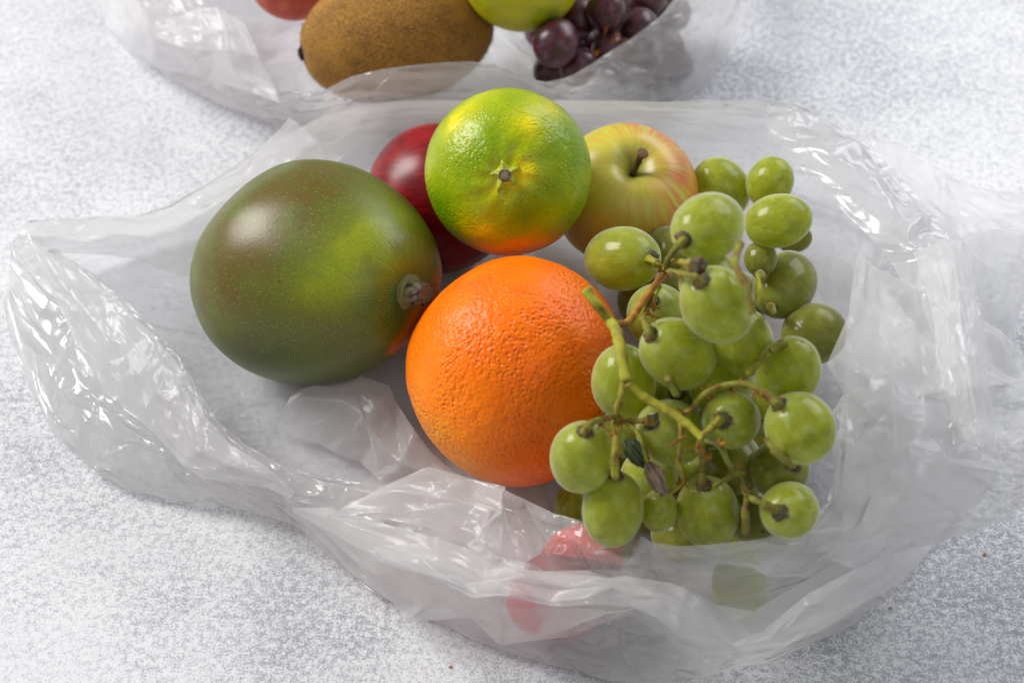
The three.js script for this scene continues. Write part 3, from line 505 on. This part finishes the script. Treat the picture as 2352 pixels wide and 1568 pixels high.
{
  const mats = [0, 1, 2].map((k) => new THREE.MeshPhysicalMaterial({ map: bake(512, 256, (d, th, ph) => {
    const f = fbm(d.x * 2.4 + k * 6, d.y * 2.4, d.z * 2.4, 4); let c = mixc([70, 16, 30], [44, 12, 26], clamp(0.5 + 1.4 * f)); c = mixc(c, [112, 76, 98], clamp(0.55 * sstep(-0.05, 0.35, fbm(d.x * 3 + k, d.y * 3 + 4, d.z * 3, 3)) + 0.4 * gauss(th, 0.6))); return mixc(c, [104, 18, 28], clamp(0.8 * sstep(0.1, 0.4, N3(ph * 5, th, k)) * sstep(0.5, 1.6, th)));
  }, true), roughness: 0.36, clearcoat: 0.35, clearcoatRoughness: 0.3 }));
  const RED = [[1276, 100, 58, 54, 1300, 40, -1, .034], [1392, 25, 52, 46, 1392, -20, 1, .042], [1328, 155, 48, 42, 1350, 120, 1, .022], [1262, 162, 42, 38, 1270, 120, -1, .014], [1468, 62, 50, 44, 1450, 90, 1, .030], [1486, -2, 48, 44, 1450, 0, 1, .036], [1400, 118, 46, 42, 1390, 80, 1, .016], [1440, 150, 50, 44, 1420, 120, -1, .014], [1330, 40, 50, 46, 1340, 20, -1, .024], [1530, 110, 48, 44, 1500, 90, 1, .014], [1420, -60, 52, 48, 1400, -40, -1, .030], [1545, 30, 46, 44, 1520, 30, -1, .018], [1500, 165, 44, 40, 1480, 140, 1, .012], [1340, -50, 50, 46, 1340, -30, -1, .026], [1335, 95, 48, 44, 1330, 80, -1, .014], [1385, 80, 48, 44, 1380, 60, -1, .016], [1445, 105, 48, 44, 1440, 90, -1, .014], [1300, 50, 48, 44, 1300, 30, -1, .016], [1245, 70, 46, 42, 1245, 50, -1, .012], [1365, -5, 48, 44, 1360, -20, -1, .018], [1430, 20, 48, 44, 1420, 0, -1, .018], [1550, 150, 46, 42, 1540, 130, -1, .012]];
  const g = settle(RED, []), base = P(1400, 60, 0), bunch = thing('grape_bunch', 'bunch of dark purple red grapes in the bag behind, at the top edge', 'grapes', base);
  g.forEach((b, i) => { const a = RED[i], c = PD(b.u, b.v, b.d), s = b.d * K, m = part('grape', greenGeos[i % 4], mats[i % 3], bunch); m.position.copy(c).sub(base); m.quaternion.copy(toAxis(camDir((a[4] - a[0]) / a[2], -(a[5] - a[1]) / a[2], 0.4 * a[6]))); m.scale.set(a[3] * s, a[2] * s, a[3] * s); colliders.push([c, a[3] * s]); });
  const pt = (u, v, y) => P(u, v, y).sub(base), oc = stemCol(lin(150, 92, 30), lin(84, 40, 22), 0.5), w = [];
  for (const l of [[[1345, 160, .036], [1372, 120, .038], [1385, 95, .04], [1392, 60, .048]], [[1372, 120, .038], [1400, 105, .04], [1440, 90, .042]], [[1400, 105, .04], [1412, 85, .044], [1422, 78, .044]], [[1372, 120, .038], [1330, 128, .04]]]) w.push(lumpyTube(l.map((a) => pt(...a)), () => 0.0008, { color: oc }));
  part('stem', mergeGeometries(w), knotMat, bunch);
}

// ------------------------------------------------------------------ plastic film
const filmBump = (() => {             // fine creases: straight folds of the film, broken up by slow noise
  const S = 1024, d = new Uint8Array(S * S * 4); reseed(5);
  const folds = Array.from({ length: 16 }, () => { const a = rnd() * Math.PI; return [Math.cos(a), Math.sin(a), 3 + rnd() * 12, rnd() * 9, rnd() * 40]; });
  const lines = Array.from({ length: 14 }, () => { const a = rnd() * Math.PI; return [Math.cos(a), Math.sin(a), 4 + rnd() * 5, rnd() * 9, rnd() * 40]; });
  for (let j = 0; j < S; j++) for (let i = 0; i < S; i++) {
    const x = i / S, y = j / S, wx = x + 0.02 * fbm(x * 4, y * 4, 1, 2), wy = y + 0.02 * fbm(x * 4, y * 4, 6, 2); let h = 0.5;
    for (const [a, b, f, o, s] of folds) { const m = sstep(0.02, 0.3, N3(x * 5 + s, y * 5, s)); if (m > 0) { const t = (a * wx + b * wy) * f + o, tri = Math.abs(2 * (t - Math.floor(t + 0.5))); h += m * (tri - 0.5) * 1.4 / f; } }
    for (const [a, b, f, o, s] of lines) { const m = sstep(0.12, 0.3, N3(x * 9 + s, y * 9, s * 1.7)); if (m > 0) { const t = (a * wx + b * wy) * f + o, tri = Math.abs(t - Math.floor(t + 0.5)) / f; h += m * 0.07 * Math.exp(-tri / 0.006); } }
    h += 0.012 * fbm(x * 40, y * 40, 3, 2);
    const k = (j * S + i) * 4; d[k] = d[k + 1] = d[k + 2] = 255 * clamp(0.5 + (h - 0.5) * 1.1); d[k + 3] = 255;
  }
  return dataTex(S, S, d, false, THREE.MirroredRepeatWrapping);
})();
const glossMat = new THREE.MeshPhysicalMaterial({ color: new THREE.Color(0.95, 0.95, 0.955), roughness: 0.17, specularIntensity: 0.9, transmission: 0.92, thickness: 0, ior: 1.52, bumpMap: filmBump, bumpScale: 0.0046, side: THREE.DoubleSide });
glossMat.name = 'film';
const milkMat = new THREE.MeshPhysicalMaterial({ color: new THREE.Color(0.97, 0.97, 0.975), roughness: 0.5, specularIntensity: 0.2, transmission: 0.87, thickness: 0, ior: 1.3, side: THREE.DoubleSide });
milkMat.name = 'film';
const filmMat = [glossMat, milkMat];   // the film's glossy skin and, 0.1 mm below it, its milky body

function crRow(row, t, closed) {      // Catmull-Rom through a row of points
  const n = row.length, x = closed ? t * n : t * (n - 1), i = Math.min(Math.floor(x), closed ? n - 1 : n - 2), f = x - i, at = (k) => closed ? row[(k + n) % n] : row[Math.min(n - 1, Math.max(0, k))];
  const a = at(i - 1), b = at(i), c = at(i + 1), d = at(i + 2), o = V(0, 0, 0);
  for (const k of ['x', 'y', 'z']) o[k] = 0.5 * (2 * b[k] + (c[k] - a[k]) * f + (2 * a[k] - 5 * b[k] + 4 * c[k] - d[k]) * f * f + (3 * b[k] - a[k] - 3 * c[k] + d[k]) * f * f * f);
  return o;
}
function relax(X, nu, nv, closed, { slack, iters, anchor, seed, noise, pinRows = [], stiff = 0.25, cols, patch, calm }) {
  // the film is given a little more cloth than its shape needs, here and there, so that it buckles into folds
  reseed(seed);
  const id = (i, j) => j * nu + (closed ? (i + nu) % nu : i), n = nu * nv, X0 = Float64Array.from(X), A = [], B = [], W = [], rest = [];
  const add = (a, b, w, share) => {
    const m = clamp(0.55 + 2.6 * N3(X0[a * 3] * patch + seed, X0[a * 3 + 1] * patch, X0[a * 3 + 2] * patch), 0.3, 1.6);
    A.push(a * 3); B.push(b * 3); W.push(w * 0.3); rest.push(Math.hypot(X0[a * 3] - X0[b * 3], X0[a * 3 + 1] - X0[b * 3 + 1], X0[a * 3 + 2] - X0[b * 3 + 2]) * (1 + slack * m * share * (calm ? calm(X0[a * 3], X0[a * 3 + 2]) : 1)));
  };
  const nc = closed ? nu : nu - 1;
  for (let j = 0; j < nv; j++) for (let i = 0; i < nu; i++) {
    if (i < nc) add(id(i, j), id(i + 1, j), 1, 1);
    if (j < nv - 1) add(id(i, j), id(i, j + 1), 1, 1);
    if (i < nc && j < nv - 1) { add(id(i, j), id(i + 1, j + 1), 0.7, 1); add(id(i + 1, j), id(i, j + 1), 0.7, 1); }
    if (i < (closed ? nu : nu - 2)) add(id(i, j), id(i + 2, j), stiff, 0.4);
    if (j < nv - 2) add(id(i, j), id(i, j + 2), stiff, 0.4);
  }
  const a_ = Int32Array.from(A), b_ = Int32Array.from(B), w_ = Float64Array.from(W), r_ = Float64Array.from(rest), M = a_.length;
  for (let k = 0; k < n; k++) { X[k * 3] += (rnd() - 0.5) * noise; X[k * 3 + 1] += (rnd() - 0.2) * noise; X[k * 3 + 2] += (rnd() - 0.5) * noise; }
  const hit = [];                     // the fruit each point could ever touch
  for (let k = 0; k < n; k++) for (const [cx, cy, cz, R] of cols) if (Math.hypot(X0[k * 3] - cx, X0[k * 3 + 1] - cy, X0[k * 3 + 2] - cz) < R + 0.012) hit.push(k * 3, cx, cy, cz, R);
  const h_ = Float64Array.from(hit);
  for (let it = 0; it < iters; it++) {
    for (let q = 0; q < M; q++) {
      const m = it & 1 ? M - 1 - q : q, a = a_[m], b = b_[m];
      const dx = X[b] - X[a], dy = X[b + 1] - X[a + 1], dz = X[b + 2] - X[a + 2], l = Math.sqrt(dx * dx + dy * dy + dz * dz) || 1e-9, f = (l - r_[m]) / l * w_[m];
      X[a] += dx * f; X[a + 1] += dy * f; X[a + 2] += dz * f; X[b] -= dx * f; X[b + 1] -= dy * f; X[b + 2] -= dz * f;
    }
    for (let k = 0; k < n; k++) { const w = pinRows.includes(Math.floor(k / nu)) ? 0.5 : anchor; for (let q = k * 3; q < k * 3 + 3; q++) X[q] += (X0[q] - X[q]) * w; }
    for (let q = 0; q < h_.length; q += 5) { const k = h_[q], dx = X[k] - h_[q + 1], dy = X[k + 1] - h_[q + 2], dz = X[k + 2] - h_[q + 3], d2 = dx * dx + dy * dy + dz * dz, R = h_[q + 4]; if (d2 < R * R) { const f = R / Math.sqrt(d2 + 1e-12) - 1; X[k] += dx * f; X[k + 1] += dy * f; X[k + 2] += dz * f; } }
    for (let k = 1; k < n * 3; k += 3) if (X[k] < 0.0006) X[k] = 0.0006;
  }
}
function refine(X, nu, nv, closed, k) {  // twice as fine; k = 0 keeps the facets flat, 0.06 runs smoothly through the points
  const mu = closed ? nu * 2 : nu * 2 - 1, mv = nv * 2 - 1, at = (i, j, q) => X[((Math.min(nv - 1, Math.max(0, j))) * nu + (closed ? (i + nu) % nu : Math.min(nu - 1, Math.max(0, i)))) * 3 + q];
  const H = new Float64Array(mu * nv * 3), Y = new Float64Array(mu * mv * 3);
  for (let j = 0; j < nv; j++) for (let i = 0; i < mu; i++) for (let q = 0; q < 3; q++) { const a = i >> 1; H[(j * mu + i) * 3 + q] = i & 1 ? (0.5 + k) * (at(a, j, q) + at(a + 1, j, q)) - k * (at(a - 1, j, q) + at(a + 2, j, q)) : at(a, j, q); }
  const ah = (i, j, q) => H[(Math.min(nv - 1, Math.max(0, j)) * mu + i) * 3 + q];
  for (let j = 0; j < mv; j++) for (let i = 0; i < mu; i++) for (let q = 0; q < 3; q++) {
    const a = j >> 1;
    if (k === 0 && (j & 1) && (i & 1)) { const e = i >> 1, dg = (e + a) & 1; Y[(j * mu + i) * 3 + q] = 0.5 * (dg ? at(e + 1, a, q) + at(e, a + 1, q) : at(e, a, q) + at(e + 1, a + 1, q)); continue; }   // the crease runs along one diagonal
    Y[(j * mu + i) * 3 + q] = j & 1 ? (0.5 + k) * (ah(i, a, q) + ah(i, a + 1, q)) - k * (ah(i, a - 1, q) + ah(i, a + 2, q)) : ah(i, a, q);
  }
  return [Y, mu, mv];
}
function film(name, rows, parent, origin, { closed = false, cell = 0.013, slack = 0.045, slack2 = 0.026, seed = 1, anchor = 0.03, pinRim = true, noise = 0.004, mat = filmMat, patch = 22, calm, hem } = {}) {
  const pts = rows.map((r) => r.map((p) => p.isVector3 ? p : P(...p)));
  const len = (f, n) => { let s = 0, a = f(0); for (let i = 1; i <= n; i++) { const b = f(i / n); s += a.distanceTo(b); a = b; } return s; };
  const surf = (s, t) => crRow(pts.map((r) => crRow(r, s, closed)), t, false);
  let nu = Math.max(6, Math.round(len((s) => surf(s, 0.7), 60) / cell)) + (closed ? 0 : 1), nv = Math.max(4, Math.round(Math.max(len((t) => surf(0.3, t), 20), len((t) => surf(0.6, t), 20)) / cell)) + 1;
  let X = new Float64Array(nu * nv * 3);
  reseed(seed + 500);
  for (let j = 0; j < nv; j++) for (let i = 0; i < nu; i++) {
    const js = closed || (i > 0 && i < nu - 1) ? (rnd() - 0.5) * 0.7 : 0, jt = j > 0 && j < nv - 1 ? (rnd() - 0.5) * 0.7 : 0, s = (i + js) / (closed ? nu : nu - 1);
    const p = surf(closed ? (s + 1) % 1 : s, (j + jt) / (nv - 1)), k = (j * nu + i) * 3; X[k] = p.x; X[k + 1] = Math.max(0.0008, p.y); X[k + 2] = p.z;
  }
  const use = colliders.map(([c, R]) => [c.x, c.y, c.z, R + 0.0012]);
  relax(X, nu, nv, closed, { slack, iters: 110, anchor, seed, noise, pinRows: pinRim ? [nv - 1] : [], cols: use, patch, calm });
  [X, nu, nv] = refine(X, nu, nv, closed, 0);
  relax(X, nu, nv, closed, { slack: slack2, iters: 26, anchor: 0.08, seed: seed + 50, noise: noise * 0.18, cols: use, stiff: 0.2, patch: patch * 1.6, calm });
  [X, nu, nv] = refine(X, nu, nv, closed, 0.012);
  [X, nu, nv] = refine(X, nu, nv, closed, 0.05);
  const pos = new Float32Array(nu * nv * 3), uv = new Float32Array(nu * nv * 2), idx = [];
  for (let k = 0; k < nu * nv; k++) { pos[k * 3] = X[k * 3] - origin.x; pos[k * 3 + 1] = X[k * 3 + 1] - origin.y; pos[k * 3 + 2] = X[k * 3 + 2] - origin.z; uv[k * 2] = (k % nu) * cell / 8 / 0.16 + seed * 0.37; uv[k * 2 + 1] = Math.floor(k / nu) * cell / 8 / 0.16 + seed * 0.21; }
  for (let j = 0; j < nv - 1; j++) for (let i = 0; i < (closed ? nu : nu - 1); i++) { const a = j * nu + i, b = j * nu + (i + 1) % nu; if ((i + j) & 1) idx.push(a, b, a + nu, b, b + nu, a + nu); else idx.push(a, b, b + nu, a, b + nu, a + nu); }
  const g = new THREE.BufferGeometry(); g.setAttribute('position', new THREE.BufferAttribute(pos, 3)); g.setAttribute('uv', new THREE.BufferAttribute(uv, 2)); g.setIndex(idx); g.computeVertexNormals();
  const sheets = [g];
  if (hem) {                          // the rim is folded over into a narrow double hem
    const W = 5, hp = [], hu = [], hi = [], nn = g.attributes.normal.array;
    for (let j = 0; j < W; j++) for (let i = 0; i < nu; i++) { const k = (hem === 'last' ? nv - 1 - j : j) * nu + i, o = j ? 0.0005 + 0.00025 * N3(pos[k * 3] * 160, pos[k * 3 + 1] * 160, pos[k * 3 + 2] * 160) : 0; for (let q = 0; q < 3; q++) hp.push(pos[k * 3 + q] + nn[k * 3 + q] * o); hu.push(uv[k * 2] + 0.31, uv[k * 2 + 1]); }
    for (let j = 0; j < W - 1; j++) for (let i = 0; i < (closed ? nu : nu - 1); i++) { const a = j * nu + i, b = j * nu + (i + 1) % nu; hi.push(a, b, a + nu, b, b + nu, a + nu); }
    const h = new THREE.BufferGeometry(); h.setAttribute('position', new THREE.Float32BufferAttribute(hp, 3)); h.setAttribute('uv', new THREE.Float32BufferAttribute(hu, 2)); h.setIndex(hi); h.computeVertexNormals(); sheets.push(h);
  }
  const nr = g.attributes.normal.array, low = pos.map((x, k) => x - nr[k] * 0.00012), lowG = g.clone(); lowG.setAttribute('position', new THREE.BufferAttribute(low, 3));
  return part(name, mergeGeometries([mergeGeometries(sheets), lowG], true), mat, parent);
}
function bowlRows(F, R, centre, bulge = 0.0035, lift = 0.0025) {
  const f = F.map((p) => P(...p)), r = R.map((p) => P(...p)), c = P(...centre);
  const inner = (k, y) => f.map((p) => c.clone().lerp(p, k).setY(y));
  const m = (k, b) => f.map((p, i) => { const q = p.clone().lerp(r[i], k), out = p.clone().sub(c).setY(0).normalize(); return q.addScaledVector(out, bulge * b).add(V(0, lift * b, 0)); });
  return [inner(0.2, 0.001), inner(0.5, 0.001), inner(0.8, 0.001), f, m(0.33, 0.9), m(0.66, 1), r];
}

// the front bag
{
  const o = P(1180, 860, 0), bag = thing('plastic_bag', 'clear crumpled plastic carrier bag in front, open round mango, orange and green grapes', 'plastic bag', o);
  const F = [[38, 690, .004], [100, 950, .004], [270, 1115, .004], [520, 1165, .004], [690, 1215, .003], [850, 1345, .003], [1090, 1460, .003], [1330, 1540, .003], [1500, 1560, .003], [1700, 1520, .003], [1950, 1420, .003], [2105, 1275, .004], [2230, 1080, .004], [2240, 820, .003], [2150, 600, .003], [1900, 470, .003], [1500, 380, .003], [1100, 370, .003], [800, 400, .003], [540, 500, .003], [230, 590, .004]];
  const R = [[58, 512, .04], [235, 645, .036], [400, 800, .034], [490, 950, .032], [640, 1065, .032], [870, 1112, .034], [1090, 1105, .036], [1290, 1185, .054], [1420, 1196, .062], [1550, 1255, .064], [1870, 1190, .06], [1935, 950, .05], [1945, 770, .05], [1985, 610, .052], [2060, 440, .052], [1840, 245, .05], [1500, 234, .052], [1150, 230, .052], [830, 240, .048], [640, 320, .044], [360, 488, .042]];
  film('bag_body', bowlRows(F, R, [1200, 860, 0]), bag, o, { closed: true, seed: 3, slack: 0.075, cell: 0.013, patch: 24, hem: 'last', calm: (x, z) => mix(0.25, 1, sstep(-0.09, 0.02, x)) * mix(0.35, 1, sstep(-0.06, 0.02, z)) });
  film('front_flap', [
    [[680, 1165, .022], [880, 1200, .036], [1100, 1265, .043], [1290, 1310, .046], [1480, 1322, .046], [1590, 1360, .045], [1700, 1400, .043], [1850, 1330, .047], [2000, 1250, .05]],
    [[688, 1178, .02], [880, 1290, .03], [1080, 1360, .037], [1290, 1390, .04], [1470, 1400, .04], [1600, 1440, .038], [1720, 1470, .034], [1880, 1430, .034], [2040, 1300, .038]],
    [[698, 1196, .016], [880, 1370, .008], [1060, 1440, .014], [1260, 1455, .018], [1430, 1425, .022], [1560, 1480, .018], [1700, 1500, .014], [1900, 1440, .012], [2070, 1330, .012]]], bag, o, { seed: 14, slack: 0.09, slack2: 0.02, cell: 0.013, patch: 24, pinRim: false, hem: 'first' });
  film('front_fold', [
    [[880, 1114, .036], [1000, 1090, .042], [1130, 1112, .045], [1150, 1140, .047], [1160, 1180, .047], [1170, 1215, .046]],
    [[820, 1150, .034], [950, 1140, .043], [1090, 1180, .047], [1110, 1200, .048], [1130, 1225, .048], [1150, 1245, .047]],
    [[760, 1180, .03], [900, 1190, .036], [1050, 1240, .041], [1080, 1255, .044], [1105, 1265, .046], [1130, 1275, .046]]], bag, o, { seed: 17, slack: 0.08, cell: 0.009, pinRim: false });
  film('front_fold', [
    [[660, 1165, .012], [860, 1225, .03], [1060, 1290, .042], [1280, 1318, .05], [1480, 1330, .052], [1590, 1368, .052], [1690, 1478, .04]],
    [[690, 1195, .012], [870, 1255, .032], [1060, 1322, .044], [1280, 1352, .051], [1470, 1366, .053], [1580, 1420, .05], [1690, 1484, .04]],
    [[720, 1225, .01], [880, 1290, .03], [1060, 1352, .041], [1280, 1388, .048], [1460, 1402, .05], [1570, 1462, .045], [1690, 1490, .039]]], bag, o, { seed: 15, slack: 0.06, cell: 0.012, pinRim: false });
  film('front_fold', [
    [[1690, 1478, .042], [1760, 1440, .05], [1880, 1350, .056], [2010, 1290, .05]],
    [[1700, 1486, .041], [1780, 1465, .048], [1900, 1390, .053], [2040, 1320, .046]],
    [[1715, 1492, .038], [1800, 1480, .043], [1920, 1420, .046], [2055, 1345, .04]]], bag, o, { seed: 19, slack: 0.1, cell: 0.009, pinRim: false });
  film('side_fold', [
    [[92, 545, .042], [280, 700, .04], [410, 850, .04], [500, 985, .038], [668, 1122, .034]],
    [[84, 556, .041], [240, 760, .038], [370, 900, .038], [470, 1030, .036], [664, 1128, .033]],
    [[76, 570, .039], [210, 850, .026], [340, 980, .026], [450, 1080, .026], [660, 1136, .031]]], bag, o, { seed: 23, slack: 0.045, cell: 0.014, pinRim: false });
  film('inner_fold', [
    [[690, 895, .014], [780, 870, .022], [880, 890, .024], [950, 990, .022], [1060, 1085, .02]],
    [[670, 930, .014], [770, 930, .022], [860, 970, .024], [920, 1050, .02], [1040, 1110, .018]],
    [[640, 985, .004], [730, 1020, .006], [820, 1060, .008], [890, 1100, .012], [1000, 1128, .014]]], bag, o, { seed: 91, slack: 0.12, cell: 0.009, pinRim: false });
  film('inner_fold', [
    [[1850, 605, .034], [1890, 592, .038], [1950, 606, .038]],
    [[1880, 700, .022], [1935, 690, .028], [1995, 700, .03]],
    [[1925, 860, .01], [1970, 850, .016], [2020, 850, .02]]], bag, o, { seed: 95, slack: 0.1, cell: 0.01, pinRim: false });
  film('side_flap', [
    [[1560, 1262, .05], [1720, 1245, .053], [1880, 1180, .057], [1925, 1000, .058], [1928, 840, .06], [1972, 592, .062]],
    [[1640, 1290, .05], [1850, 1290, .053], [2020, 1180, .063], [2080, 1000, .072], [2090, 850, .07], [2060, 650, .062]],
    [[1700, 1300, .046], [1850, 1312, .046], [2110, 1255, .05], [2370, 1150, .05], [2440, 950, .05], [2300, 760, .045]]], bag, o, { seed: 21, slack: 0.12, slack2: 0.024, cell: 0.01, patch: 30, hem: 'last' });
  film('handle', [
    [[1770, 245, .05], [1790, 330, .05], [1930, 470, .052], [2060, 620, .056], [2110, 790, .06], [2120, 950, .062], [2080, 1110, .06], [2010, 1230, .054]],
    [[1830, 240, .05], [1900, 330, .054], [2030, 460, .058], [2130, 600, .062], [2180, 760, .066], [2195, 930, .066], [2160, 1100, .062], [2080, 1245, .054]],
    [[1850, 245, .048], [1990, 330, .05], [2110, 455, .054], [2210, 585, .058], [2262, 740, .06], [2285, 920, .06], [2290, 1090, .056], [2170, 1245, .05]]], bag, o, { slack: 0.11, seed: 31, cell: 0.009, patch: 32 });
  film('handle', [
    [[2100, 585, .07], [2180, 555, .072], [2235, 575, .07]],
    [[2140, 700, .074], [2205, 690, .078], [2250, 720, .073]],
    [[2160, 860, .074], [2225, 860, .076], [2275, 900, .07]],
    [[2210, 1010, .07], [2255, 1020, .072], [2290, 1040, .066]]], bag, o, { seed: 37, slack: 0.05, cell: 0.012, pinRim: false });
  film('handle', [
    [[2000, 310, .03], [2130, 370, .032], [2240, 430, .032], [2390, 450, .03]],
    [[2040, 470, .03], [2150, 540, .03], [2280, 580, .028], [2400, 560, .022]],
    [[2120, 680, .01], [2230, 780, .006], [2310, 860, .004], [2340, 700, .004]]], bag, o, { seed: 41, cell: 0.012, pinRim: false });
  film('handle', [
    [[50, 516, .044], [200, 496, .042], [400, 476, .042], [560, 378, .046], [660, 275, .05]],
    [[80, 545, .048], [250, 545, .045], [430, 520, .045], [600, 420, .047], [720, 320, .05]],
    [[110, 580, .04], [290, 590, .036], [450, 632, .032], [640, 540, .03], [760, 420, .03]]], bag, o, { seed: 51, cell: 0.012 });
}
// the bag behind
{
  const o = P(1000, 0, 0), bag = thing('plastic_bag', 'clear plastic carrier bag behind, cut off by the top edge, round kiwi and dark grapes', 'plastic bag', o);
  const F = [[250, -150, .004], [300, 80, .004], [430, 190, .004], [620, 270, .003], [900, 300, .003], [1200, 300, .003], [1450, 280, .003], [1610, 200, .003], [1700, 40, .004], [1740, -150, .004], [1500, -320, .003], [1000, -360, .003], [500, -300, .003]];
  const R = [[420, -150, .04], [480, 40, .04], [560, 150, .036], [700, 215, .036], [850, 165, .046], [1100, 143, .048], [1260, 188, .044], [1400, 120, .046], [1540, 10, .05], [1600, -150, .05], [1400, -260, .05], [1000, -280, .05], [600, -260, .05]];
  film('bag_body', bowlRows(F, R, [1000, -20, 0]), bag, o, { closed: true, seed: 63, hem: 'last' });
  film('handle', [
    [[300, -60, .03], [330, 20, .04], [400, 40, .04], [480, 20, .045], [560, 60, .045]],
    [[260, -20, .02], [320, 80, .03], [420, 110, .036], [520, 110, .04], [600, 150, .04]],
    [[240, 60, .004], [320, 140, .008], [430, 170, .02], [540, 200, .03], [640, 235, .034]]], bag, o, { seed: 71 });
}

renderer.render(scene, camera);
